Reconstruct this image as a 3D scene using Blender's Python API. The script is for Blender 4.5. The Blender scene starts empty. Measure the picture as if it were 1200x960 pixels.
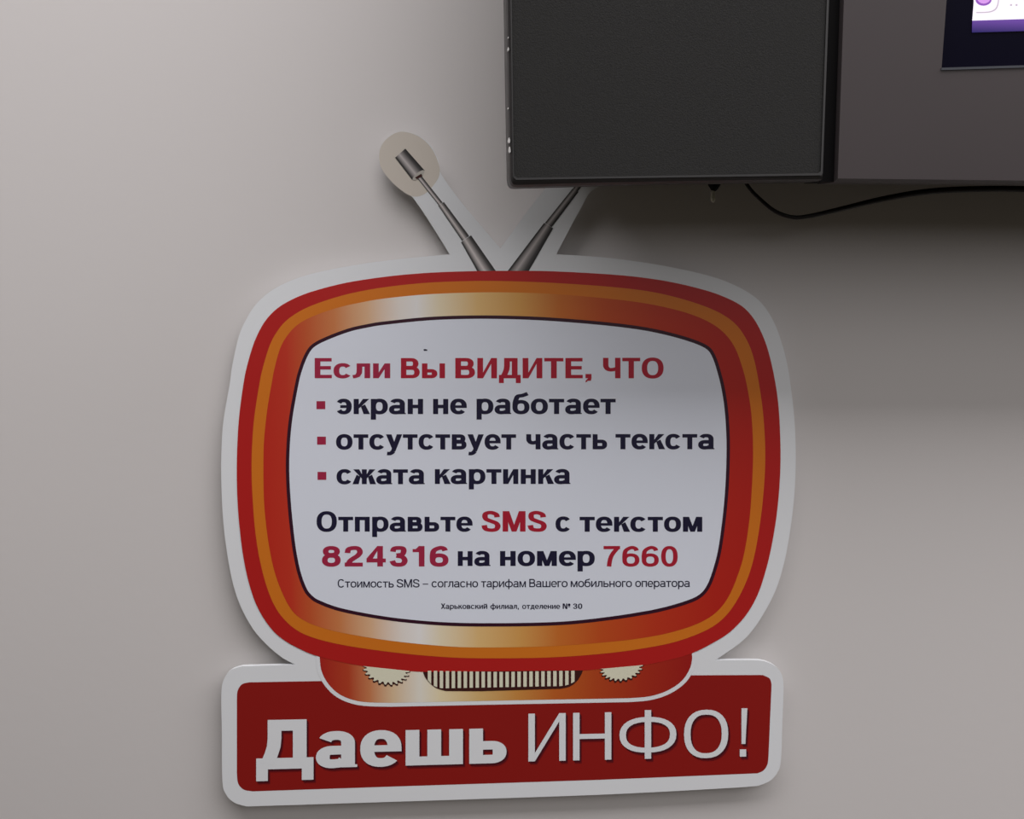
import bpy, math
from mathutils import Vector, Matrix
from mathutils.geometry import tessellate_polygon

# ------------------------------------------------------------------ camera
scn = bpy.context.scene
C = scn.collection
FPX = 1150.0                               # focal length for a frame 1200 wide
CAM = Vector((0.0, -0.60, 1.62))
YAW, PITCH = math.radians(-3.5), math.radians(-5.0)
cd = bpy.data.cameras.new('camera')
cd.sensor_fit = 'HORIZONTAL'; cd.sensor_width = 36.0; cd.lens = 36.0 * FPX / 1200.0
cd.clip_start = 0.02
cam = bpy.data.objects.new('camera', cd); C.objects.link(cam)
cam.location = CAM
cam.rotation_euler = (math.radians(90) + PITCH, 0, YAW)
scn.camera = cam
RM = cam.rotation_euler.to_matrix()

# ------------------------------------------------------------------ world, lights, exposure
w = bpy.data.worlds.new('room_light'); scn.world = w; w.use_nodes = True
w.node_tree.nodes['Background'].inputs[0].default_value = (1.0, 0.86, 0.68, 1)
w.node_tree.nodes['Background'].inputs[1].default_value = 0.055

def area(name, loc, target, sx, sy, power, col):
    l = bpy.data.lights.new(name, 'AREA'); l.shape = 'RECTANGLE'; l.size = sx; l.size_y = sy
    l.energy = power; l.color = col
    o = bpy.data.objects.new(name, l); C.objects.link(o); o.location = loc
    o.rotation_euler = (Vector(target) - Vector(loc)).to_track_quat('-Z', 'Y').to_euler()
    return o
area('ceiling_lamp', (1.0, -0.55, 2.6), (1.0, -0.4, 1.6), 3.6, 0.5, 30, (1.0, 0.965, 0.985))
area('ceiling_lamp', (1.15, -1.9, 2.6), (0.7, -0.7, 1.6), 3.6, 1.6, 22.5, (1.0, 0.965, 0.985))
scn.view_settings.view_transform = 'Standard'
scn.view_settings.look = 'None'
scn.view_settings.exposure = 0.0
scn.view_settings.gamma = 1.0
scn.view_settings.use_curve_mapping = False

# ------------------------------------------------------------------ helpers
def ray(px, py):
    return RM @ Vector(((px - 600) / FPX, -(py - 480) / FPX, -1.0))
def on_plane(px, py, p0, n):
    d = ray(px, py)
    return CAM + d * ((p0 - CAM).dot(n) / d.dot(n))
def wall_pt(px, py, off=0.0):              # a point `off` metres in front of the wall plane
    return on_plane(px, py, Vector((0, -off, 0)), Vector((0, 1, 0)))

def lin(c):
    c /= 255.0
    return c / 12.92 if c <= 0.04045 else ((c + 0.055) / 1.055) ** 2.4
def rgb(r, g, b, k=1.0):
    return (min(lin(r) * k, 1), min(lin(g) * k, 1), min(lin(b) * k, 1), 1)

def mat(name, color, rough=0.5, spec=0.4, metal=0.0, noise=None, bump=None, emit=None):
    m = bpy.data.materials.new(name); m.use_nodes = True
    nt = m.node_tree; b = nt.nodes['Principled BSDF']
    b.inputs['Base Color'].default_value = color
    b.inputs['Roughness'].default_value = rough
    b.inputs['Specular IOR Level'].default_value = spec
    b.inputs['Metallic'].default_value = metal
    tc = nt.nodes.new('ShaderNodeTexCoord')
    if noise:                               # (scale, amount)
        n = nt.nodes.new('ShaderNodeTexNoise'); n.inputs['Scale'].default_value = noise[0]
        n.inputs['Detail'].default_value = 4
        nt.links.new(tc.outputs['Object'], n.inputs['Vector'])
        mx = nt.nodes.new('ShaderNodeMix'); mx.data_type = 'RGBA'
        a = noise[1]
        mx.inputs[6].default_value = tuple(c * (1 - a) for c in color[:3]) + (1,)
        mx.inputs[7].default_value = tuple(min(c * (1 + a), 1) for c in color[:3]) + (1,)
        nt.links.new(n.outputs['Fac'], mx.inputs[0]); nt.links.new(mx.outputs[2], b.inputs['Base Color'])
    if bump:                                # (scale, strength, distance)
        n = nt.nodes.new('ShaderNodeTexNoise'); n.inputs['Scale'].default_value = bump[0]
        n.inputs['Detail'].default_value = 3
        nt.links.new(tc.outputs['Object'], n.inputs['Vector'])
        bp = nt.nodes.new('ShaderNodeBump'); bp.inputs['Strength'].default_value = bump[1]
        bp.inputs['Distance'].default_value = bump[2]
        nt.links.new(n.outputs['Fac'], bp.inputs['Height']); nt.links.new(bp.outputs[0], b.inputs['Normal'])
    if emit:
        b.inputs['Emission Color'].default_value = emit[0]; b.inputs['Emission Strength'].default_value = emit[1]
    return m

def ramp_mat(name, stops, rough=0.45):      # printed left-to-right colour run, stops = (local x, colour)
    m = mat(name, (1, 1, 1, 1), rough)
    nt = m.node_tree
    tc = nt.nodes['Texture Coordinate']
    sp = nt.nodes.new('ShaderNodeSeparateXYZ'); nt.links.new(tc.outputs['Object'], sp.inputs[0])
    x0, x1 = stops[0][0], stops[-1][0]
    mr = nt.nodes.new('ShaderNodeMapRange'); mr.inputs[1].default_value = x0; mr.inputs[2].default_value = x1
    nt.links.new(sp.outputs[0], mr.inputs[0])
    cr = nt.nodes.new('ShaderNodeValToRGB'); nt.links.new(mr.outputs[0], cr.inputs[0])
    el = cr.color_ramp.elements
    while len(el) < len(stops): el.new(0.5)
    for e, (x, c) in zip(el, stops):
        e.position = (x - x0) / (x1 - x0)
    for e, (x, c) in zip(el, stops): e.color = c
    nt.links.new(cr.outputs[0], nt.nodes['Principled BSDF'].inputs['Base Color'])
    return m

def empty(name, loc):
    o = bpy.data.objects.new(name, None); C.objects.link(o); o.location = loc
    o.empty_display_size = 0.05
    return o
def tag(o, label=None, cat=None, group=None, kind=None):
    if label: o['label'] = label
    if cat: o['category'] = cat
    if group: o['group'] = group
    if kind: o['kind'] = kind
    return o
def link(name, verts, faces, material, parent=None, smooth=False, label=None, root=None):
    """mesh object; vertices are given in world metres and stored local to the root Empty"""
    off = root.location if root else (parent.location if parent else Vector())
    me = bpy.data.meshes.new(name)
    me.from_pydata([tuple(Vector(v) - off) for v in verts], [], faces)
    me.validate()
    if smooth:
        for p in me.polygons: p.use_smooth = True
    me.materials.append(material)
    o = bpy.data.objects.new(name, me); C.objects.link(o)
    if parent: o.parent = parent
    if label: o['label'] = label
    return o

def catmull(pts, closed=True, seg=5):
    """smooth curve through points; a point with a third value 1 is a sharp corner"""
    n = len(pts); out = []
    P = [(p[0], p[1]) for p in pts]; K = [len(p) > 2 for p in pts]
    rng = range(n) if closed else range(n - 1)
    for i in rng:
        a, b = P[i], P[(i + 1) % n]
        p0 = P[i - 1] if (closed or i > 0) else a
        p3 = P[(i + 2) % n] if (closed or i + 2 < n) else b
        if K[i]: p0 = a
        if K[(i + 1) % n]: p3 = b
        for s in range(seg):
            t = s / seg; t2 = t * t; t3 = t2 * t
            out.append(tuple(0.5 * (2 * a[k] + (b[k] - p0[k]) * t + (2 * p0[k] - 5 * a[k] + 4 * b[k] - p3[k]) * t2
                       + (-p0[k] + 3 * a[k] - 3 * b[k] + p3[k]) * t3) for k in (0, 1)))
    if not closed: out.append(P[-1])
    return out
def ccw(poly):
    return sum(poly[i - 1][0] * poly[i][1] - poly[i][0] * poly[i - 1][1] for i in range(len(poly))) > 0
def offset(poly, d):
    """shrinks a clockwise-on-screen outline by d"""
    n = len(poly); out = []
    for i in range(n):
        a, b, c = poly[i - 1], poly[i], poly[(i + 1) % n]
        tx, ty = c[0] - a[0], c[1] - a[1]
        l = math.hypot(tx, ty) or 1
        out.append((b[0] - ty / l * d, b[1] + tx / l * d))
    return out
def fill(poly):
    return [tuple(t) for t in tessellate_polygon([[Vector((p[0], p[1], 0)) for p in poly]])]

# ------------------------------------------------------------------ the wall
M_wall = mat('painted_plaster', rgb(199, 196, 194, 1.22), 0.75, 0.25, noise=(2.2, 0.035), bump=(140, 0.12, 0.0006))
verts = []; faces = []
x0, x1, z0, z1 = -2.4, 2.6, 0.0, 3.3
wl = link('wall_back', [(x0, 0, z0), (x1, 0, z0), (x1, 0, z1), (x0, 0, z1),
                        (x0, .12, z0), (x1, .12, z0), (x1, .12, z1), (x0, .12, z1)],
          [(0, 1, 2, 3), (5, 4, 7, 6), (4, 0, 3, 7), (1, 5, 6, 2), (3, 2, 6, 7), (4, 5, 1, 0)], M_wall)
wl['kind'] = 'structure'

# ------------------------------------------------------------------ the display on the wall (tilted forward)
TILT = math.radians(5.5)
FN = Vector((0, -math.cos(TILT), -math.sin(TILT)))        # outward normal of its front
FP = Vector((0, -0.105, 1.745))
def F(px, py, back=0.0):                                  # a point on the front, pushed `back` metres into the unit
    return on_plane(px, py, FP, FN) - FN * back
def loops(name, ls, material, parent, cap0=True, cap1=True, smooth=False, label=None):
    """skin between successive loops of the same length"""
    n = len(ls[0]); v = [p for l in ls for p in l]; f = []
    for k in range(len(ls) - 1):
        for i in range(n):
            j = (i + 1) % n
            f.append((k * n + i, k * n + j, (k + 1) * n + j, (k + 1) * n + i))
    if cap0: f.append(tuple(range(n - 1, -1, -1)))
    if cap1: f.append(tuple(range((len(ls) - 1) * n, len(ls) * n)))
    return link(name, v, f, material, parent, smooth, label)

k = .62
M_cab = mat('dark_grey_plastic', rgb(62, 60, 60, k), 0.42, 0.4, bump=(900, 0.1, 0.0002))
M_rim = mat('speaker_rim_plastic', rgb(84, 84, 84, k), 0.4, 0.4)
M_cloth = mat('speaker_cloth', rgb(64, 64, 63, k), 0.85, 0.15, noise=(1500, 0.35), bump=(1500, 0.5, 0.0004))
M_black = mat('black_plastic', rgb(13, 12, 13), 0.6, 0.1)
M_panel = mat('warm_grey_plastic', rgb(92, 85, 86, k), 0.45, 0.35, noise=(14, 0.05), bump=(800, 0.08, 0.0002))
M_glass = mat('dark_bezel', rgb(9, 8, 26), 0.3, 0.06)
M_lip = mat('bezel_lip', rgb(88, 92, 100, k), 0.4, 0.4)
M_house = mat('rear_housing_plastic', rgb(40, 39, 40), 0.6, 0.3)

tv = empty('wall_display', F(800, 216, 0.03))
tag(tv, 'grey wall-mounted display with a dark cloth-covered side speaker, hanging above the sign', 'display')
TOP = -760
def ex(x, m): return x + m * TOP                          # where an edge runs to above the frame
# speaker cabinet
out = [(ex(593.6, .0186), TOP)] + [(593.6, 0), (597.2, 208)] + \
      catmull([(597.5, 210), (598.6, 215), (601.6, 218.4), (607, 219.2)], False, 3) + \
      [(700, 216.2), (800, 214.0), (880, 212.9), (964.7, 211.9), (972.2, 0), (ex(972.2, -.035), TOP)]
inn = [(ex(597.6, .0186), TOP)] + [(597.6, 0), (600.4, 203)] + \
      catmull([(600.5, 207), (601.2, 210), (603, 212), (607, 212.5)], False, 3) + \
      [(700, 210.6), (800, 208.9), (880, 207.7), (963.8, 206.3), (971.3, 0), (ex(971.3, -.035), TOP)]
mid = [((a[0] * .62 + b[0] * .38), (a[1] * .62 + b[1] * .38)) for a, b in zip(out, inn)]
loops('speaker_cabinet', [[F(*p, .0) for p in inn], [F(*p, .0012) for p in mid], [F(*p, .0045) for p in out],
                          [F(*p, .027) for p in out]], M_cab, tv)
g = [(ex(599.5, .0186), TOP), (599.5, 0), (602, 202), (602.6, 206.5), (606, 208.6), (700, 207.2), (880, 204.4), (958, 203.2),
     (961, 200.8), (968.2, 0), (ex(968.2, -.035), TOP)]
go = [(ex(598.2, .0186), TOP), (598.2, 0), (600.9, 202), (601.6, 208), (605, 211), (700, 209.4), (880, 206.8), (961.5, 205.6),
      (963.4, 203), (970.7, 0), (ex(970.7, -.035), TOP)]
loops('speaker_frame', [[F(*p, -.0009) for p in g], [F(*p, -.0009) for p in go], [F(*p, .0002) for p in go]], M_rim, tv,
      cap0=False, cap1=False, label='thin lighter frame round the speaker cloth')
gi = offset(g[::-1], 0)[::-1]
loops('speaker_cloth', [[F(*p, -.0003) for p in g], [F(*p, .0004) for p in g]], M_cloth, tv, label='dark woven speaker cloth')
# black joint
jt = [(964, 212.4), (971.5, 0), (ex(971.5, -.035), TOP), (ex(990, -.034), TOP), (990, 0), (983, 212.4)]
loops('joint_strip', [[F(*p, .004) for p in jt], [F(*p, .027) for p in jt]], M_black, tv, label='black joint between speaker and screen')
# screen unit: front panel with the opening for the screen
R = 2150
po = [(980.6, 213.2), (987.8, 0), (ex(987.8, -.034), TOP), (R, TOP), (R, 232), (1500, 219.5), (1200, 214.5)]
pi = [(981.8, 209.2), (989, 0), (ex(989, -.034), TOP), (R, TOP), (R, 228), (1500, 216), (1200, 211.6)]
hole = [(1103.4, 80), (1109.3, 0), (1130, TOP + 25), (R - 150, TOP + 25), (R - 150, 52.5)]
v = [F(*p, 0) for p in pi] + [F(*p, .004) for p in po] + [F(*p, .027) for p in po] + \
    [F(*p, 0) for p in hole] + [F(*p, .006) for p in hole]
n = 7; f = []
for i in range(n):
    j = (i + 1) % n
    f += [(i, j, n + j, n + i), (n + i, n + j, 2 * n + j, 2 * n + i)]
f.append(tuple(range(2 * n, 3 * n)))
h0 = 3 * n
for i in range(5):
    j = (i + 1) % 5; f.append((h0 + i, h0 + j, h0 + 5 + j, h0 + 5 + i))
tri = tessellate_polygon([[Vector((p[0], p[1], 0)) for p in pi], [Vector((p[0], p[1], 0)) for p in hole]])
f += [tuple((q if q < n else h0 + q - n) for q in t) for t in tri]
link('front_panel', v, f, M_panel, tv, label='plain warm grey front around the screen')
lip0 = [(1102.4, 82.4), (R - 150, 55.2), (R - 150, 52.2), (1103.0, 79.6)]
loops('screen_lip', [[F(*p, -.0006) for p in lip0], [F(*p, .001) for p in lip0]], M_lip, tv, label='pale lip below the screen bezel')
loops('screen_bezel', [[F(*p, .005) for p in hole], [F(*p, .02) for p in hole]], M_glass, tv, label='black bezel around the lit screen')
# the lit picture
M_scr = mat('lit_screen_white', (0, 0, 0, 1), 0.4, 0.2, emit=(rgb(250, 240, 255), 1.15))
M_pur = mat('lit_screen_purple', (0, 0, 0, 1), 0.4, 0.2)
nt = M_pur.node_tree; b = nt.nodes['Principled BSDF']
tc = nt.nodes['Texture Coordinate']; sp = nt.nodes.new('ShaderNodeSeparateXYZ')
nt.links.new(tc.outputs['Object'], sp.inputs[0])
za = (F(1170, 36, .0045) - tv.location).z; zb = (F(1170, 22, .0045) - tv.location).z
mr = nt.nodes.new('ShaderNodeMapRange'); mr.inputs[1].default_value = za; mr.inputs[2].default_value = zb
nt.links.new(sp.outputs[2], mr.inputs[0])
cr = nt.nodes.new('ShaderNodeValToRGB'); nt.links.new(mr.outputs[0], cr.inputs[0])
cr.color_ramp.elements[0].color = rgb(44, 36, 100); cr.color_ramp.elements[1].color = rgb(108, 72, 160)
nt.links.new(cr.outputs[0], b.inputs['Emission Color']); b.inputs['Emission Strength'].default_value = 1.0
M_pink = mat('lit_screen_pink', (0, 0, 0, 1), 0.4, 0.2, emit=(rgb(222, 160, 240), 1.0))
M_mag = mat('lit_screen_violet', (0, 0, 0, 1), 0.4, 0.2, emit=(rgb(150, 90, 190), 1.0))
M_gry = mat('lit_screen_grey', (0, 0, 0, 1), 0.4, 0.2, emit=(rgb(205, 192, 205), 1.0))
def flat_part(name, poly, back, material, parent, label=None, thick=.0004, root=None):
    a = [F(*p, back) for p in poly]; b_ = [F(*p, back + thick) for p in poly]; n = len(poly)
    fs = fill(poly) + [(i, (i + 1) % n, n + (i + 1) % n, n + i) for i in range(n)]
    return link(name, a + b_, fs, material, parent, label=label, root=root)
scr = flat_part('screen', [(1145.3, 22), (1147, 0), (1155, TOP + 60), (R - 195, TOP + 60), (R - 195, -3)], .0045, M_scr, tv,
                label='brightly lit white picture on the screen')
flat_part('screen_footer', [(1144.8, 36), (1145.3, 22), (R - 195, -3), (R - 195, 12)], .0045, M_pur, scr, 'violet strip along the bottom of the picture', root=tv)
emb = [(1148, -4)] + [(1158 + 9.5 * math.cos(t), -3 + 7.5 * math.sin(t)) for t in [math.pi * (1 - i / 10) for i in range(11)]] + [(1168, -20), (1148, -20)]
flat_part('emblem', emb, .0042, M_mag, scr, 'violet edge of a rounded emblem', root=tv)
emb2 = [(1149.5, -4)] + [(1158 + 7.5 * math.cos(t), -4 + 6 * math.sin(t)) for t in [math.pi * (1 - i / 10) for i in range(11)]] + [(1165, -20), (1149.5, -20)]
flat_part('emblem', emb2, .0039, M_pink, scr, 'pink heart of a rounded emblem', root=tv)
oc = catmull([(1150, 13.2), (1160, 13.0), (1168, 11.8), (1173.5, 8), (1176, 0), (1176.5, -14)], False, 4)
oc2 = [(x - .9, y - 1.3) for x, y in oc]
flat_part('emblem_outline', oc + oc2[::-1], .0042, M_gry, scr, 'thin grey rounded outline round the emblem', root=tv)
for xx in (1189.5, 1196):
    flat_part('screen_dot', [(xx, 4.6), (xx + 2, 4.6), (xx + 2, 2.6), (xx, 2.6)], .0042, M_gry, scr, root=tv)
# rear housing back to the wall
def housing(name, a, b_, m):
    fr = [F(*p, .0265) for p in (a, (b_[0], a[1]), b_, (a[0], b_[1]))]
    bk = [Vector((p.x, -0.0, p.z)) for p in fr]
    return loops(name, [fr, bk], m, tv)
housing('rear_housing', (660, 120), (R - 80, TOP + 30), M_house)
# paint chips on the cabinet's left edge
M_chip = mat('bare_chip', rgb(190, 190, 188, 1.4), 0.5)
for (cx, cy, rx, ry) in ((595.6, 57.5, .9, 2.2), (596.6, 164.5, 1.3, 3.2), (597.2, 175.5, 1.2, 3.8), (595.4, 127, .6, 1.2), (595.5, 44, .5, 1)):
    pl = [(cx + rx * math.cos(t) * (1 + .25 * math.sin(3 * t)), cy + ry * math.sin(t)) for t in [i * math.pi / 5 for i in range(10)]]
    flat_part('paint_chip', pl, -.0001, M_chip, tv, 'small pale chip in the cabinet edge', thick=.004)
# clip below the speaker
M_nub = mat('milky_plastic', rgb(176, 176, 160, 1.3), 0.4, 0.5)
def tube(name, pts, rad, material, parent=None, n=8, root=None, label=None):
    vs = []; fs = []
    m = len(pts)
    for i, p in enumerate(pts):
        t = (pts[min(i + 1, m - 1)] - pts[max(i - 1, 0)]).normalized()
        u = t.cross(Vector((0, 1, 0.1))).normalized(); q = t.cross(u)
        r = rad[i] if isinstance(rad, (list, tuple)) else rad
        vs += [p + (u * math.cos(a) + q * math.sin(a)) * r for a in [2 * math.pi * j / n for j in range(n)]]
    for i in range(m - 1):
        for j in range(n):
            l = (j + 1) % n
            fs.append((i * n + j, i * n + l, (i + 1) * n + l, (i + 1) * n + j))
    fs += [tuple(range(n - 1, -1, -1)), tuple(range((m - 1) * n, m * n))]
    return link(name, vs, fs, material, parent, True, label, root)
zc = [wall_pt(837, 205, .047), wall_pt(837, 217, .047), wall_pt(836.5, 221, .047), wall_pt(836, 224, .047)]
cl = tube('clip', zc, [.0038, .0036, .0024, .0012], M_black, tv, label='small dark clip under the speaker')
tube('clip_tip', [wall_pt(835.6, y, .047) for y in (222, 224, 228, 232, 235, 237)], [.0008, .0012, .0012, .0014, .0012, .0006], M_nub, cl,
     root=tv, label='small milky plastic tip')

# ------------------------------------------------------------------ the cable
M_cable = mat('black_cable', rgb(22, 18, 17), 0.5, 0.35)
cp = catmull([(850, 150), (862, 190), (876.5, 218), (893, 235.5), (910, 248.5), (930, 254.8), (950, 253), (983, 245.5),
              (1033, 233.5), (1083, 225), (1133, 221.8), (1200, 221.6), (1300, 226), (1420, 225), (1500, 190), (1520, 120)], False, 6)
pts = []
for i, (x, y) in enumerate(cp):
    s = min(1, max(0, (x - 850) / 160))
    pts.append(wall_pt(x, y, .034 + .012 * math.sin(s * math.pi)))
rad = [.00105 + .0007 * min(1, max(0, (x - 890) / 180)) for x, y in cp]
cb = tube('cable', pts, rad, M_cable, n=10)
tag(cb, 'thin black cable drooping below the grey display', 'cable')

# ------------------------------------------------------------------ the television-shaped sign
SK = 1.42
white = rgb(201, 204, 206, SK)
M_white = mat('white_board', white, 0.5, 0.35, noise=(6, .015))
M_screenw = mat('printed_white', rgb(199, 204, 213, SK), 0.42, 0.4)
M_red = mat('printed_red', rgb(158, 24, 22, SK), 0.42, 0.4, noise=(9, .06))
M_org = mat('printed_orange', rgb(186, 103, 24, SK), 0.42, 0.4, noise=(9, .04))
M_basered = mat('printed_base_red', rgb(126, 19, 15, SK), 0.42, 0.4, noise=(9, .05))
M_dark = mat('printed_dark_outline', rgb(52, 10, 34), 0.45, 0.4)
M_brown = mat('printed_brown', rgb(62, 22, 20), 0.45, 0.4)
M_cream = mat('printed_cream', rgb(198, 196, 174, SK), 0.45, 0.4)
M_txtred = mat('ink_red', rgb(158, 22, 44, 1.3), 0.45, 0.4)
M_txtred2 = mat('ink_crimson', rgb(150, 32, 62, 1.3), 0.45, 0.4)
M_navy = mat('ink_navy', rgb(24, 20, 52), 0.45, 0.4)
M_shadow = mat('ink_drop_shade', rgb(74, 8, 22), 0.45, 0.4)
M_shadow2 = mat('ink_drop_shade_soft', rgb(112, 12, 20), 0.45, 0.4)
M_tab = mat('beige_antenna_tab', rgb(200, 193, 182, 1.22), 0.5, 0.4)

SF = 0.0085                                                  # front of the board from the wall
def curl(px, py):                                           # the antenna tabs curl away from the wall
    return 0.0045 * (max(0.0, 296 - py) / 140.0) ** 1.4
def S(px, py, lift=0.0):
    return wall_pt(px, py, SF + curl(px, py) + lift * 0.00006)
sign = empty('wall_sign', wall_pt(590, 800, 0))
tag(sign, 'die-cut sign shaped like a red and orange retro television with rabbit-ear antennas', 'sign')
def sheet(name, poly, lift, material, parent=None, label=None):
    return link(name, [S(p[0], p[1], lift) for p in poly], fill(poly), material, parent or sign, label=label, root=sign)

board = catmull([
    (269.2, 450), (272.5, 427), (280, 394), (289, 373.5), (300, 356.7), (316.7, 341.7), (336.7, 330.8), (363.3, 321.5), (395, 314.5),
    (430, 308.5), (470, 303.5), (527, 298, 1), (505, 262.5), (482.5, 230), (470, 221.5), (455, 207.5), (445.5, 193), (444.5, 177),
    (453, 162), (470, 154), (490, 159), (505, 171), (513.5, 188), (517, 204), (537.5, 233), (562.5, 263), (586.3, 291, 1), (595, 279.5),
    (620, 245), (646, 212), (658, 192), (664, 172), (681, 158), (700, 153), (720, 160), (730, 178), (727, 196), (712, 212), (692, 225),
    (680, 245), (665, 273), (652, 298, 1), (690, 300.3), (720, 303), (760, 308.5), (791.7, 314.2), (825, 321.7), (850, 329.6), (875, 341.7), (893, 356),
    (906.7, 377), (915.5, 400), (921.7, 423.3), (926.3, 450), (930.8, 490), (932.5, 530), (931.7, 566.7), (928.5, 603), (924, 634),
    (918.3, 662), (910, 689), (898.3, 713.3), (883.3, 736.7), (866.7, 754), (838, 774, 1), (858, 773.8), (887.5, 774), (900, 776.5),
    (910.4, 782.5), (916.5, 792), (918.2, 807), (916.9, 844), (915.2, 890), (911.5, 904.6), (902, 915.5), (887.5, 921.3, 1), (845.8, 924.2),
    (700, 931.7), (480, 939.2), (289, 945.3, 1), (275, 941), (265, 931.5), (260.6, 915), (260, 860), (259.4, 813), (262.5, 796), (270.8, 785.5),
    (284, 781, 1), (312.5, 780.2), (346, 779, 1), (331, 771), (313.3, 756.3), (296.7, 737.5), (282.5, 711.7), (273.3, 685), (266.7, 651.7),
    (262.3, 618), (260, 584), (259.2, 550), (260, 516.7), (262.5, 489)])
n = len(board); TH = .003
bk = [S(*p) + Vector((0, TH, 0)) for p in board]
fs = fill(board)
link('backing_board', [S(*p) for p in board] + bk, fs + [(c + n, b_ + n, a + n) for a, b_, c in fs] +
     [(i, (i + 1) % n, n + (i + 1) % n, n + i) for i in range(n)], M_white, sign, label='white board, its edge showing as a border')
for (x, y) in ((330, 560), (870, 560), (590, 345), (590, 860), (330, 880), (850, 870)):
    c0 = wall_pt(x, y, 0); yy = -(SF - TH)
    q = [(c0.x + a * .012, 0, c0.z + b_ * .012) for a, b_ in ((-1, -1), (1, -1), (1, 1), (-1, 1))]
    q2 = [(a, yy, c) for a, _, c in q]
    link('mounting_pad', q + q2, [(0, 1, 2, 3), (7, 6, 5, 4)] + [(i, (i + 1) % 4, 4 + (i + 1) % 4, 4 + i) for i in range(4)], M_white, sign, root=sign)
# slightly beige lamination at the tip of the left antenna
tab = catmull([(470, 221.5), (456, 208), (447, 194), (446, 177), (454, 163.5), (470, 155.5), (489.5, 160.5), (503.5, 172.5), (512, 189), (514, 203),
               (508, 215), (497, 226), (484, 229)])
tab = [(480 + (x - 480) * 1.035, 190 + (y - 190) * 1.035) for x, y in tab]
sheet('antenna_tab', tab, .6, M_tab, label='beige round tab behind the antenna tip')

red = catmull([
    (285.3, 450), (290, 427), (298, 401), (308.3, 380), (320, 365.8), (334, 355.4), (356.7, 344.8), (388.3, 335.4), (416.7, 329.4), (450, 324.6),
    (480, 321.4), (512.5, 319.2), (555, 317.8), (600, 317.5), (648.3, 318), (712.5, 321.5), (750, 325), (783.3, 330), (816.7, 337.5), (843.3, 345.8),
    (866.7, 357), (880, 369.2), (890, 385), (898.3, 405), (904.2, 426.7), (909.2, 452), (912.5, 478), (914.2, 508.3), (914.7, 540), (913.3, 572),
    (909.6, 608), (903.8, 642), (897, 670), (888, 696.7), (875, 720), (857, 739.5), (838.3, 752), (810.3, 766), (780, 774.5), (753, 779.6),
    (703, 784.2), (680, 786.2), (630, 788.5), (584, 789), (530, 788.6), (480, 786.7), (425, 780.8), (374.5, 769.8), (350, 760), (331, 749),
    (316.7, 735.5), (301.7, 711.7), (291.7, 683.3), (285, 651.7), (280.8, 618.3), (278.5, 590), (277.5, 558.3), (278, 525), (280.3, 488)])
orange = catmull([
    (304, 450), (308.3, 430), (316, 405), (325, 388.3), (337, 374.5), (356.7, 362), (383.3, 351.7), (413, 343.5), (450, 336.8), (498, 331.6),
    (550, 329.5), (595, 329.6), (648, 331.6), (706.7, 335.5), (750, 340), (783.3, 346.2), (816.7, 355.8), (843.3, 366.7), (862, 380), (875, 398.3),
    (883.3, 420), (889.5, 450), (894.3, 485), (896.7, 525), (895.8, 563.3), (891.7, 606), (885, 646.7), (877.5, 674), (866.7, 698.3), (853, 719),
    (836, 734), (811.7, 745.6), (783.3, 754.4), (750, 760.6), (718, 765), (670, 769.2), (620, 771.3), (550, 771.4), (500, 768.6), (450, 763.3),
    (405, 756.6), (372, 749), (350, 740), (334, 727), (321.7, 710), (311.7, 685), (303.8, 653.3), (299.2, 623.3), (296.8, 596), (294.9, 558.3),
    (295.3, 525), (298, 489)])
inner = catmull([
    (318.3, 450), (321.7, 431.7), (328.5, 408), (338, 391.5), (351, 379), (370, 369.5), (395, 361), (421.7, 354.8), (450, 350), (498, 345.2),
    (550, 343), (595, 342.8), (648, 344.6), (706.7, 349.5), (750, 354.6), (783.3, 361), (810, 368.5), (833.3, 378.8), (850, 391.7), (861.7, 408.5),
    (869.7, 430), (875.3, 452), (880.5, 485), (882.5, 525), (881.7, 560), (878.7, 605), (872.5, 646.7), (865, 673), (854, 699), (839, 718),
    (816.7, 731.4), (783.3, 742), (750, 748.2), (718, 752), (670, 756), (620, 758.3), (550, 758.8), (500, 755.6), (450, 750), (400, 741.5), (372, 734),
    (355, 726.5), (342.5, 716), (331.7, 697), (321.7, 670), (315, 638), (311.3, 610), (309.3, 585), (308.7, 550), (309.4, 516.7), (313.2, 480)])
dark = catmull([
    (345.8, 450), (350, 433.5), (356.5, 416.5), (365, 404.2), (381.7, 395), (408.3, 385), (430, 380), (450, 376.8), (500, 371.7), (550, 369.8),
    (600, 370.2), (648.3, 372.4), (706.7, 377.2), (750, 382.5), (783.3, 389.2), (813.3, 398), (831, 406.5), (839, 418.3), (845, 436.7), (849, 453),
    (852.6, 475), (854.8, 502), (855.4, 530), (854.2, 566.7), (851.3, 602), (846, 642), (840, 666.7), (832, 688), (821, 700.8), (803, 708.8), (775, 716.7),
    (750, 721.5), (718, 726.4), (670, 731.8), (620, 734), (550, 734.3), (500, 732), (450, 726.5), (400, 717), (373, 707.5), (362.5, 700.5), (355.5, 691),
    (348.3, 671), (343, 645), (339.6, 618), (336.8, 588), (335, 553.3), (335.8, 520), (339, 488)])
def lx(px): return (S(px, 560) - sign.location).x
def G(*st): return [(lx(p), rgb(*c, kk)) for p, c, kk in st]
M_grad = ramp_mat('printed_glow_band', G(
    (309, (166, 34, 20), SK), (338, (170, 44, 26), SK), (362, (172, 76, 38), SK), (395, (182, 112, 66), SK), (432, (196, 158, 122), SK), (470, (205, 198, 190), SK),
    (490, (208, 206, 203), SK), (515, (206, 194, 166), SK), (560, (200, 166, 110), SK), (610, (190, 140, 74), SK), (655, (178, 98, 36), SK), (705, (165, 66, 22), SK + .1),
    (770, (156, 42, 18), SK + .2), (840, (150, 26, 14), SK + .2), (882, (148, 22, 14), SK + .2)))
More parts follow.
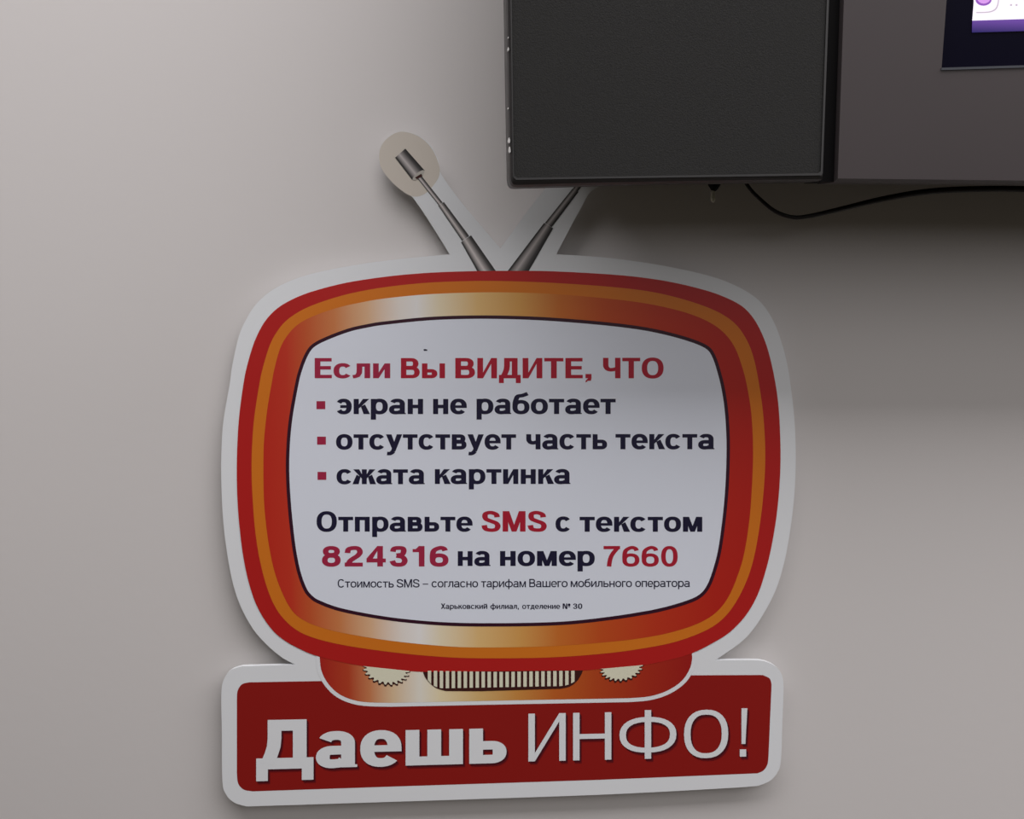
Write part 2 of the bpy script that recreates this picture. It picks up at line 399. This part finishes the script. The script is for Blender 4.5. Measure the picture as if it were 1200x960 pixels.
M_foot = ramp_mat('printed_glow_foot', G(
    (374, (150, 30, 22), SK), (405, (160, 56, 30), SK), (430, (180, 112, 72), SK), (458, (196, 170, 136), SK), (490, (204, 200, 188), SK), (515, (206, 192, 156), SK),
    (560, (192, 160, 104), SK), (605, (182, 126, 60), SK), (650, (170, 86, 30), SK), (700, (158, 60, 22), SK), (755, (148, 38, 18), SK), (811, (138, 20, 16), SK)))

base = catmull([(291.7, 799.8, 1), (283.3, 802.3), (278.4, 810), (277.6, 820, 1), (277.6, 906, 1), (279, 918), (285.4, 925.4), (296, 927.6, 1), (480, 921.3, 1), (700, 914.2, 1),
                (887.5, 906.4, 1), (894.8, 903), (899.6, 895), (900.8, 881.7, 1), (904.2, 803, 1), (902, 795.4), (893.8, 791.2, 1), (800, 791.6, 1), (376, 798.3, 1)][::-1])
foot = catmull([(374.7, 765, 1), (375, 775), (377, 787), (383.3, 799.5), (394, 811), (408, 818.5), (427, 822.8), (458, 823.8, 1), (605, 820.8, 1), (736, 818.4, 1), (761, 816.2),
                (782, 809.5), (799, 798), (808, 784.5), (811, 773), (810.5, 762, 1)][::-1])
def grow(poly, d, cx=592, cy=770): return offset(poly, -d)
sheet('base_panel', base, 1, M_basered, label='red lower panel carrying the white words')
sheet('foot_border', grow(foot, 4.6), 2, M_white, label='thin white line round the television foot')
ft = sheet('television_foot', foot, 3, M_foot, label='printed foot shaded red to cream to red')
sheet('outer_band', red, 5, M_red, label='dark red outer band')
sheet('middle_band', orange, 6, M_org, label='orange middle band')
sheet('inner_band', inner, 7, M_grad, label='inner band shaded red to silver to orange')
sheet('screen_outline', dark, 8, M_dark, label='dark purple line round the white screen')
sheet('printed_screen', offset(dark, 4.0), 9, M_screenw, label='white printed screen with the message')
# knobs and grille on the foot
def gear(cx, cy, rx, ry, slope, teeth, d):
    pl = []
    N = teeth * 4
    for i in range(N + 1):
        t = math.pi * i / N
        r = 1 + (d if (i % 4) in (0, 1) else -d)
        x = cx + rx * math.cos(t) * r
        pl.append((x, cy + (x - cx) * slope + ry * math.sin(t) * r))
    return pl
for (cx, cy, rx, ry, sl) in ((452.5, 783.6, 25.5, 17.8, .105), (728.2, 781.8, 23.5, 15.4, -.092)):
    kn = sheet('knob', gear(cx, cy + .2, rx + 1.1, ry + 1.9, sl, 12, .06), 5.5, M_brown, ft, 'brown toothed rim of a printed dial')
    kn.name = 'dial_rim'
    sheet('dial', gear(cx, cy, rx - .4, ry - .4, sl, 12, .085), 6.0, M_cream, ft, 'cream face of a printed dial')
gr = catmull([(495.8, 787.6, 1), (498, 793.5), (503, 800), (511, 806.5), (522, 810, 1), (563, 810.2, 1), (657, 807.3, 1), (668, 804.5), (676, 798.5), (681, 791), (683, 785.8, 1)][::-1])
sheet('grille', gr, 5.5, M_brown, ft, 'dark brown printed speaker grille')
def bottom(x):
    if x < 520: return 806.8 - 16.5 * (1 - math.sqrt(max(0, 1 - ((520 - x) / 20.5) ** 2)))
    if x > 655: return 804.2 - 16 * (1 - math.sqrt(max(0, 1 - ((x - 655) / 24.5) ** 2)))
    return 806.8 - (x - 520) / 135 * 2.6
vs = []; fs = []
for i in range(26):
    x = 501.3 + i * 7.0
    t0 = 787.6 - abs(x - 584) / 96 * 1.6
    a, b_ = bottom(x), bottom(x + 4.0)
    if min(a, b_) - t0 < 2.5: continue
    q = len(vs); vs += [S(x, t0, 6.0), S(x + 4.0, t0, 6.0), S(x + 4.0, b_, 6.0), S(x, a, 6.0)]; fs.append((q, q + 1, q + 2, q + 3))
link('grille_bars', vs, fs, M_cream, ft, label='row of cream bars in the printed grille', root=sign)

# antennas: printed metal, light run across each section
M_ant = mat('printed_metal', (1, 1, 1, 1), 0.4, 0.4)
at_ = M_ant.node_tree.nodes.new('ShaderNodeAttribute'); at_.attribute_name = 'ink'
M_ant.node_tree.links.new(at_.outputs['Color'], M_ant.node_tree.nodes['Principled BSDF'].inputs['Base Color'])
PROF = [(0, 30), (.08, 48), (.25, 118), (.4, 150), (.55, 112), (.78, 58), (.92, 34), (1, 26)]
def metal(name, sections, lift, parent, label, gain=1.0):
    vs = []; fs = []; cols = []
    for (l0, r0, l1, r1) in sections:
        q = len(vs)
        for s in range(5):
            t = s / 4
            a = (l0[0] * (1 - t) + l1[0] * t, l0[1] * (1 - t) + l1[1] * t); b_ = (r0[0] * (1 - t) + r1[0] * t, r0[1] * (1 - t) + r1[1] * t)
            for u, c in PROF:
                vs.append(S(a[0] * (1 - u) + b_[0] * u, a[1] * (1 - u) + b_[1] * u, lift)); cols.append(c * gain)
        m = len(PROF)
        for s in range(4):
            for j in range(m - 1):
                fs.append((q + s * m + j, q + s * m + j + 1, q + (s + 1) * m + j + 1, q + (s + 1) * m + j))
    o = link(name, vs, fs, M_ant, parent, label=label, root=sign)
    ca = o.data.color_attributes.new('ink', 'FLOAT_COLOR', 'POINT')
    for i, c in enumerate(cols):
        ca.data[i].color = (lin(c), lin(c * .97), lin(c * .96), 1)
    return o
an = metal('antenna', [((487.3, 207), (492.3, 204), (513.8, 240.3), (518.6, 237.3)),
                       ((513.3, 240.8), (520.2, 236.8), (541.5, 282.5), (549.8, 276.5)),
                       ((540.3, 284), (552.0, 275.8), (559.5, 318.2), (581.5, 318.2))], 2, sign, 'left grey telescopic antenna rod', 1.5)
metal('antenna_tip', [((463.0, 184.8), (475.0, 174.2), (483.0, 210.8), (497.8, 200.0))], 3, an, 'short cylinder at the end of the left rod', 1.35)
el = [(490.4 + 7.6 * math.cos(t) * .92 + 1.8 * math.sin(t) * .55, 205.4 - 5.2 * math.cos(t) + 3 * math.sin(t)) for t in [i * math.pi / 8 for i in range(16)]]
M_end = mat('printed_light_grey', rgb(176, 172, 164, 1.2), 0.45)
sheet('antenna_tip_end', el, 3.5, M_end, an, 'pale end face of the cylinder')
sheet('antenna_collar', [(486.3, 208.2), (493.6, 203.6), (495.2, 206.4), (488.4, 210)], 4, M_brown, an)
an2 = metal('antenna', [((594.6, 318), (619.5, 318), (637.6, 261.3), (648.3, 267.5)),
                        ((638.6, 261.4), (646.6, 266.3), (671.0, 221.0), (678.0, 224.8)),
                        ((671.5, 221.0), (677.0, 224.6), (698, 187), (702, 190))], 2, sign, 'right grey telescopic antenna rod, tip behind the display', 1.3)
metal('antenna_tip', [((692, 186), (706, 194), (710, 160), (722, 170))], 3, an2, 'short cylinder at the end of the right rod', .9)
sm = sheet('smudge', [(496, 409.8), (498, 409), (501, 410), (500.4, 411.2), (497, 411.2)], 10, M_navy, sign, 'tiny dark mark above the first line')

# ------------------------------------------------------------------ lettering, drawn glyph by glyph (cap height = 1)
X = .735
def SE(x0, y0, x1, y1, a0, a1, n=14, e=2.35):
    """centre line of a squarish arc inside a box"""
    cx, cy, rx, ry = (x0 + x1) / 2, (y0 + y1) / 2, (x1 - x0) / 2, (y1 - y0) / 2
    o = []
    for i in range(n + 1):
        t = math.radians(a0 + (a1 - a0) * i / n); c, s = math.cos(t), math.sin(t)
        o.append((cx + rx * math.copysign(abs(c) ** (2 / e), c), cy + ry * math.copysign(abs(s) ** (2 / e), s)))
    return o
class Piece(list): k = 0
class Pen:
    def __init__(s, v, h): s.v, s.h, s.q, s.n = v, h, [], 0
    def add(s, pl):
        p = Piece(pl)
        if sum(p[i - 1][0] * p[i][1] - p[i][0] * p[i - 1][1] for i in range(len(p))) < 0: p.reverse()
        p.k = s.n; s.q.append(p)
    @staticmethod
    def lifts(q):                          # overlapping pieces of a glyph sit a hair apart
        return [min(.9, .1 * getattr(p, 'k', 0)) for p in q]
    def B(s, x0, y0, x1, y1): s.n += 1; s.add([(x0, y0), (x1, y0), (x1, y1), (x0, y1)])
    def P(s, *p): s.n += 1; s.add(p)
    def ST(s, pts, v=None, h=None):
        s.n += 1; v = v or s.v; h = h or s.h; L = []; R_ = []
        pts = [p for i, p in enumerate(pts) if i == 0 or math.dist(p, pts[i - 1]) > 1e-5]
        n = len(pts); cl_ = math.dist(pts[0], pts[-1]) < 1e-4
        for i, p in enumerate(pts):
            a = pts[i - 1] if i else (pts[-2] if cl_ else p); b = pts[i + 1] if i < n - 1 else (pts[1] if cl_ else p)
            tx, ty = b[0] - a[0], b[1] - a[1]; l = math.hypot(tx, ty) or 1
            nx, ny = -ty / l * v / 2, tx / l * h / 2
            L.append((p[0] + nx, p[1] + ny)); R_.append((p[0] - nx, p[1] - ny))
        for i in range(n - 1): s.add([R_[i], R_[i + 1], L[i + 1], L[i]])
    def A(s, x0, y0, x1, y1, a0, a1, n=14, pre=(), post=(), e=2.35):
        s.ST(list(pre) + SE(x0 + s.v / 2, y0 + s.h / 2, x1 - s.v / 2, y1 - s.h / 2, a0, a1, n, e) + list(post))
    def ring(s, x0, y0, x1, y1): s.A(x0, y0, x1, y1, 0, 360, 32)
def bowl(p, x0, y0, x1, y1):              # D-shaped bowl opening to a stem on the left
    h = p.h; r = min((y1 - y0) * .55, (x1 - x0) * .8)
    p.A(x1 - 2 * r, y0, x1, y1, 90, -90, 14, [(x0, y1 - h / 2)], [(x0, y0 + h / 2)])
def diag(p, x0, x1, T): 
    d = p.h * 1.1 + p.v * .45
    p.P((x0, 0), (x0, d), (x1, T), (x1, T - d))
def arms(p, x0, x1, T, s=1):
    v = p.v; m = T * .5
    def q(*pp):
        pp = [(x0 + (x - x0) * s, y) for x, y in pp]
        p.P(*(pp if s > 0 else pp[::-1]))
    w_ = x1 - x0
    q((x0, m - .11), (x0 + w_, T), (x0 + w_ - 1.22 * v, T), (x0, m + .11 * T + .0))
    q((x0 + w_ - 1.2 * v + .02, 0), (x0 + w_ + .03, 0), (x0 + w_ * .38 + v * .45, m + .14 * T), (x0 + w_ * .38 - v * .35, m - .0))
def glyph(ch, v, h):
    p = Pen(v, h); X_ = X; l = r = .055; B = p.B
    if ch == 'о': w_ = .74; p.ring(0, -.012, w_, X + .012); l = r = .028
    elif ch == 'с': w_ = .72; p.A(0, -.012, w_, X + .012, 36, 324, 26); l = .028; r = .015
    elif ch == 'е':
        w_ = .72; p.A(0, -.012, w_, X + .012, 0, 320, 28, [(w_ - v / 2, .30)]); B(v * .6, .30, w_ - v * .35, .30 + h * .75); l = .028; r = .0155
    elif ch == 'э':
        w_ = .69; p.A(0, -.012, w_, X + .012, 146, -146, 26); B(.2, .367 - h * .4, w_ - v * .5, .367 + h * .4); l = .015; r = .028
    elif ch == 'а':
        w_ = .71; B(w_ - v - .03, 0, w_ - .03, .5); B(w_ - v - .015, 0, w_ + .01, .055)
        p.A(.03, .24, w_ - .03, X + .012, 0, 158, 16)
        p.A(0, -.012, .58, .445, 90, 272, 16, [(w_ - v, .445 - h / 2)], [(w_ * .6, h * .5 + .0), (w_ - v * .95, h * .5 + .05)]); l = .022; r = .035
    elif ch == 'н': w_ = .66; B(0, 0, v, X); B(w_ - v, 0, w_, X); B(v, .37 - h / 2, w_ - v, .37 + h / 2)
    elif ch in 'ийИ':
        T = X if ch != 'И' else 1.0; w_ = .67 if ch != 'И' else .76
        B(0, 0, v, T); B(w_ - v, 0, w_, T); diag(p, v, w_ - v, T)
        if ch == 'й': p.ST(SE(.12, .82, w_ - .12, 1.06, 180, 360, 10))
    elif ch == 'к': w_ = .67; B(0, 0, v, X); arms(p, v - .01, w_, X); r = .01
    elif ch == 'ж':
        w_ = 1.0; B(.5 - v / 2, 0, .5 + v / 2, X); arms(p, .5 + v * .4, w_, X); arms(p, .5 - v * .4, 1 - v * .8, X, -1); l = r = .015
    elif ch == 'л':
        w_ = .68; B(w_ - v, 0, w_, X); B(.15, X - h, w_, X)
        p.ST([(.15 + v / 2, X), (.15 + v / 2, .42), (.14 + v / 2, .26), (.10 + v * .4, .13), (.04 + v * .2, .085), (0, .075)]); l = .015
    elif ch == 'п': w_ = .66; B(0, 0, v, X); B(w_ - v, 0, w_, X); B(v, X - h, w_ - v, X)
    elif ch == 'т': w_ = .66; B(0, X - h, w_, X); B(w_ / 2 - v / 2, 0, w_ / 2 + v / 2, X - h); l = r = .02
    elif ch == 'г': w_ = .46; B(0, 0, v, X); B(v, X - h, w_, X); r = .015
    elif ch == 'м' or ch == 'M':
        T = X if ch == 'м' else 1.0; w_ = .84 if ch == 'м' else .92; d = v * 1.02
        B(0, 0, v, T); B(w_ - v, 0, w_, T)
        p.P((v * .25, T), (w_ / 2 - d * .42, 0), (w_ / 2 + d * .42, 0), (v * 1.2, T)); p.P((w_ - v * .25, T), (w_ - v * 1.2, T), (w_ / 2 - d * .42, 0), (w_ / 2 + d * .42, 0))
    elif ch == 'ш': w_ = 1.0; B(0, 0, v, X); B(.5 - v / 2, 0, .5 + v / 2, X); B(w_ - v, 0, w_, X); B(v, 0, .5 - v / 2, h); B(.5 + v / 2, 0, w_ - v, h)
    elif ch == 'ь': w_ = .65; B(0, 0, v, X); bowl(p, v / 2, 0, w_, .47); r = .035
    elif ch == 'ы': w_ = .62 + .09 + v; B(0, 0, v, X); bowl(p, v / 2, 0, .62, .45); B(w_ - v, 0, w_, X)
    elif ch == 'в': w_ = .66; B(0, 0, v, X); bowl(p, v / 2, 0, w_, .375 + h * .45); bowl(p, v / 2, .375 - h * .4, w_ - .05, X); r = .035
    elif ch == 'В': w_ = .76; B(0, 0, v, 1); bowl(p, v / 2, 0, w_, .50 + h * .5); bowl(p, v / 2, .53 - h * .5, w_ - .05, 1); r = .035
    elif ch == 'б':
        w_ = .74; p.ring(0, -.012, w_, .68); l = r = .028
        p.ST(catmull([(v / 2, .34), (v / 2 + .01, .56), (v / 2 + .06, .74), (.24, .86), (.44, .90), (w_ - .08, .99)], False, 5))
    elif ch == 'р': w_ = .73; B(0, -.27, v, X); p.ring(0, -.012, w_, X + .012); l = .055; r = .028
    elif ch == 'у':
        w_ = .73; p.P((0, X), (w_ * .5 - v * .35, .0), (w_ * .5 + v * .42, .12), (v * 1.12, X)); p.P((w_ - v * 1.1, X), (w_ * .30, -.10), (w_ * .30 + v * .9, -.10), (w_, X))
        p.ST(catmull([(w_ * .30 + v * .5, -.08), (w_ * .36, -.15), (w_ * .24, -.195), (.05, -.19)], False, 4)); l = r = .01
    elif ch == 'ч':
        w_ = .64; B(w_ - v, 0, w_, X); p.ST([(v / 2, X), (v / 2, .52)] + catmull([(v / 2 + .005, .44), (v / 2 + .07, .35), (.30, .315), (w_ - v * .8, .35)], False, 5)); l = .07
    elif ch == 'Ч':
        w_ = .72; B(w_ - v, 0, w_, 1); p.ST([(v / 2, 1), (v / 2, .66)] + catmull([(v / 2 + .005, .58), (v / 2 + .08, .46), (.34, .415), (w_ - v * .8, .46)], False, 5)); l = .07
    elif ch == 'д':
        w_ = .78; B(0, 0, w_, h); B(0, -.17, v * .85, 0); B(w_ - v * .85, -.17, w_, 0); B(w_ - v - .10, h, w_ - .10, X); B(.2, X - h, w_ - .1, X)
        p.ST([(.2 + v / 2, X), (.2 + v / 2, .4), (.16 + v / 2, .2), (.1 + v / 2, h * .7)]); l = r = .02
    elif ch == 'Д':
        w_ = 1.0 if v > .23 else .84; hh = h * (1.25 if v > .23 else 1); B(0, 0, w_, hh); B(0, -.235, v * .85, .02); B(w_ - v * .85, -.235, w_, .02); B(w_ - v - .12, hh, w_ - .12, 1); B(.2, 1 - hh, w_ - .12, 1)
        p.ST([(.20 + v / 2, 1), (.20 + v / 2, .62), (.185 + v / 2, .45), (.14 + v / 2, .29), (.07 + v / 2, h * .6)]); l = r = .02
    elif ch == 'ф': w_ = 1.04; p.ring(0, -.012, w_, X + .012); B(w_ / 2 - v / 2, -.25, w_ / 2 + v / 2, 1); l = r = .028
    elif ch == 'Ф': w_ = 1.16; p.ring(0, .13, w_, .885); B(w_ / 2 - v / 2, 0, w_ / 2 + v / 2, 1.03); l = r = .07
    elif ch == 'Е': w_ = .67; B(0, 0, v, 1); B(v, 0, w_, h); B(v, 1 - h, w_ - .01, 1); B(v, .5 - h * .5 + .02, w_ - .04, .5 + h * .5 + .02); r = .035
    elif ch == 'Н': w_ = .78; B(0, 0, v, 1); B(w_ - v, 0, w_, 1); B(v, .5 - h / 2, w_ - v, .5 + h / 2)
    elif ch == 'Т': w_ = .74; B(0, 1 - h, w_, 1); B(w_ / 2 - v / 2, 0, w_ / 2 + v / 2, 1 - h); l = r = .02
    elif ch == 'О': w_ = .90; p.ring(0, -.015, w_, 1.015); l = r = .045
    elif ch == 'С': w_ = .86; p.A(0, -.015, w_, 1.015, 36, 324, 26); l = .045; r = .03
    elif ch == 'Х': w_ = .80; p.P((0, 0), (v * 1.2, 0), (w_, 1), (w_ - v * 1.2, 1)); p.P((w_ - v * 1.2, 0), (w_, 0), (v * 1.2, 1), (0, 1)); l = r = .01
    elif ch == 'N': w_ = .76; B(0, 0, v, 1); B(w_ - v, 0, w_, 1); p.P((v * .5, 1), (w_ - v * 1.4, 0), (w_ - v * .4, 0), (v * 1.4, 1))
    elif ch == '№':
        w_ = 1.15; B(0, 0, v, 1); B(.7 - v, 0, .7, 1); p.P((v * .5, 1), (.7 - v * 1.4, 0), (.7 - v * .4, 0), (v * 1.4, 1)); p.ring(.78, .5, w_, 1); B(.80, .34, w_ - .02, .42)
    elif ch == 'S':
        w_ = .77; l = r = .028
        p.ST(catmull([(w_ - v / 2 - .03, .70), (w_ - v / 2 - .07, .84), (w_ * .5, 1.012 - h / 2), (v / 2 + .07, .88), (v / 2 + .03, .73), (v / 2 + .09, .60), (w_ * .5, .51),
                      (w_ - v / 2 - .07, .41), (w_ - v / 2, .27), (w_ - v / 2 - .07, .11), (w_ * .5, h / 2 - .012), (v / 2 + .06, .13), (v / 2, .31)], False, 6))
    elif ch in '0': w_ = .64; p.ring(0, -.012, w_, 1.0); l = r = .045
    elif ch == '8': w_ = .66; p.ring(.03, .47, w_ - .03, 1.0); p.ring(0, -.012, w_, .47 + h * .8); l = r = .045
    elif ch == '6':
        w_ = .66; p.ring(0, -.012, w_, .64); l = r = .045
        p.ST(catmull([(v / 2, .32), (v / 2, .55), (v / 2 + .05, .78), (w_ * .52, 1 - h / 2), (w_ - v / 2 - .07, .88), (w_ - v / 2 - .02, .77)], False, 6))
    elif ch == '3':
        w_ = .64; l = r = .045
        p.ST(catmull([(v / 2 + .02, .72), (v / 2 + .06, .87), (w_ * .48, 1 - h / 2), (w_ - v / 2 - .07, .88), (w_ - v / 2 - .04, .74), (w_ - v / 2 - .1, .59), (w_ * .38, .545)], False, 6))
        p.ST(catmull([(w_ * .38, .525), (w_ - v / 2 - .08, .46), (w_ - v / 2, .29), (w_ - v / 2 - .07, .12), (w_ * .48, h / 2 - .01), (v / 2 + .06, .13), (v / 2, .28)], False, 6))
    elif ch == '2':
        w_ = .64; l = r = .045; B(0, 0, w_, h)
        p.ST(catmull([(v / 2, .66), (v / 2 + .04, .84), (w_ * .5, 1 - h / 2), (w_ - v / 2 - .06, .87), (w_ - v / 2, .70), (w_ - v / 2 - .08, .53), (w_ * .46, .38), (v / 2 + .08, .25), (v / 2 + .02, .06)], False, 6))
    elif ch == '4':
        w_ = .68; l = r = .035; B(w_ - v - .1, 0, w_ - .1, 1); B(0, .2, w_, .2 + h)
        p.P((0, .2), (v * .9, .2 + h * .5), (w_ - v - .1 + v * .1, 1 - .2), (w_ - v - .1, 1)); p.P((0, .2), (0, .2 + h), (w_ - v - .1, 1), (w_ - v - .1, .9))
    elif ch == '1':
        w_ = .42; l = .08; r = .09; B(w_ - v, 0, w_, 1); B(0, .70, w_ - v, .70 + h * .8); p.P((0, .70 + h * .8), (w_ - v, .70 + h * .8), (w_ - v, 1), (w_ - v * .9, 1), (.1, .87))
        p.q.pop(); p.P((w_ - v, .75), (w_ - v, 1), (w_ - v * 1.35, .9), (.0 + .1, .70 + h * .8))
    elif ch == '7':
        w_ = .64; l = r = .04; B(0, 1 - h, w_, 1)
        p.ST(catmull([(w_ - v * .55, 1 - h * .6), (w_ * .55, .62), (w_ * .40, .35), (w_ * .33, 0)], False, 5))
    elif ch == ',': w_ = v * 1.05; B(0, 0, w_, v * .95); p.P((w_ - v * .55, .02), (w_ - v * .75, -.17), (.0, -.21), (.0, -.13)); p.P((w_, .02), (w_ - v * .55, .02), (.03, -.13), (w_ - v * .1, -.12)); l = .07; r = .05
    elif ch == '!':
        w_ = .13; B(.0, 0, .13, .155); p.P((.035, .27), (.115, .27), (.155, 1.03), (.035, 1.03)); l = .15
    elif ch == '–': w_ = .7; B(0, .34, w_, .34 + h * .8)
    else: return [], .3, 0, 0
    return p.q, w_, l, r

def word(parent, text, xa, xb, ya, yb, cap, cap_b, v, h, material, lift, name='lettering', label=None, track=0.0):
    """one printed word: ink from xa to xb, baseline ya to yb, cap height cap (left) to cap_b (right)"""
    items = []; cur = 0.0
    for i, ch in enumerate(text):
        q, w_, l, r = glyph(ch, v, h)
        if i: cur += l + track
        items.append((q, cur)); cur += w_
        last = cur
        cur += r + track
    tot = last
    LV = {id(poly): poly_lift for q, _ in items for poly, poly_lift in zip(q, Pen.lifts(q))}
    vs = []; fs = []
    for q, ox in items:
        for ip, poly in enumerate(q):
            i0 = len(vs)
            for x, y in poly:
                t = (x + ox) / tot
                vs.append(S(xa + (xb - xa) * t, ya + (yb - ya) * t - y * (cap + (cap_b - cap) * t), lift + LV[id(poly)]))
            fs.append(tuple(range(i0, i0 + len(poly))))
    return link(name, vs, fs, material, parent, label=label, root=sign)

PS = sign
def W(t, xa, xb, y, cap, m, v=.222, h=.168, y2=None, track=0.0, lift=10):
    word(PS, t, xa, xb, y, y2 if y2 is not None else y, cap, cap, v, h, m, lift, 'word', None, track)
W('Если', 368.8, 457.3, 443.3, 23.6, M_txtred2); W('Вы', 469.8, 521.5, 443.3, 23.6, M_txtred); W('ВИДИТЕ,', 533.5, 693.2, 443.4, 23.8, M_txtred); W('ЧТО', 706.7, 777.6, 443.4, 24, M_txtred)
W('экран', 393.3, 495.8, 485.4, 24.2, M_navy); W('не', 507.5, 547, 485.4, 24.2, M_navy); W('работает', 558.5, 721.5, 485.3, 24.2, M_navy)
W('отсутствует', 393.8, 604.8, 526.9, 24.2, M_navy); W('часть', 616.7, 711.5, 526.7, 24.2, M_navy); W('текста', 721.3, 837, 526.6, 24.2, M_navy)
W('сжата', 394.4, 497.5, 567.5, 23.6, M_navy); W('картинка', 509.6, 668.2, 567.3, 23.6, M_navy)
W('Отправьте', 371, 553.8, 623.1, 23.6, M_navy); W('SMS', 564.2, 640.7, 623.1, 24, M_txtred); W('с', 651, 669.3, 623.1, 23.8, M_navy); W('текстом', 679.2, 823, 623.3, 23.8, M_navy)
W('824316', 377.3, 525.6, 664, 24, M_txtred2, .20, .19, track=.025); W('на', 536.5, 574.4, 663.4, 23.6, M_navy); W('номер', 586, 697, 663.4, 23.8, M_navy); W('7660', 707.3, 794.2, 664, 24, M_txtred, .175, .155)
sm_ = dict(v=.125, h=.105)
for t, a, b_ in (('Стоимость', 395.8, 461.5), ('SMS', 464.8, 491.7), ('–', 495.4, 501.8), ('согласно', 505.8, 560.2), ('тарифам', 563.8, 616.3),
                 ('Вашего', 620.2, 665.2), ('мобильного', 668.8, 740.6), ('оператора', 744.4, 808.4)):
    yy = 688.6 - (a - 395) / 413 * .7
    W(t, a, b_, yy, 9.6, M_navy, .15, .13)
for t, a, b_ in (('Харьковский', 516.7, 571), ('филиал,', 574.6, 608), ('отделение', 611.9, 656.4), ('№', 659.4, 668.4), ('30', 671.5, 682.4)):
    W(t, a, b_, 713.7, 6.3, M_navy, .19, .15)
for (x, y) in ((370.9, 470.2), (371.6, 511.8), (372.1, 553.1)):
    sheet('bullet', [(x, y), (x + 10.3, y), (x + 10.3, y + 9.4), (x, y + 9.4)], 10, M_txtred2, label='small crimson square bullet')
# the two words on the base, with their printed drop shade
for dx, dy, m, lf, nm, lb in ((2.6, 3.4, M_shadow2, 3, 'drop_shade', 'soft printed drop shade'), (1.7, 2.0, M_shadow, 4, 'drop_shade', 'dark printed drop shade'), (0, 0, M_white, 5, 'word', 'white lettering')):
    def BW(t, xa, xb, ya, yb, ca, cb, v, h, tr=0.0):
        word(sign, t, xa + dx, xb + dx, ya + dy, yb + dy, ca, cb, v, h, m, lf, nm, lb, tr)
    BW('Даешь', 300.2, 593.6, 902.2, 894.2, 58.0, 55.6, .24, .18, .0)
    BW('ИНФО!', 619.2, 874.4, 892.6, 886.8, 56.0, 55.0, .132, .104, .02)
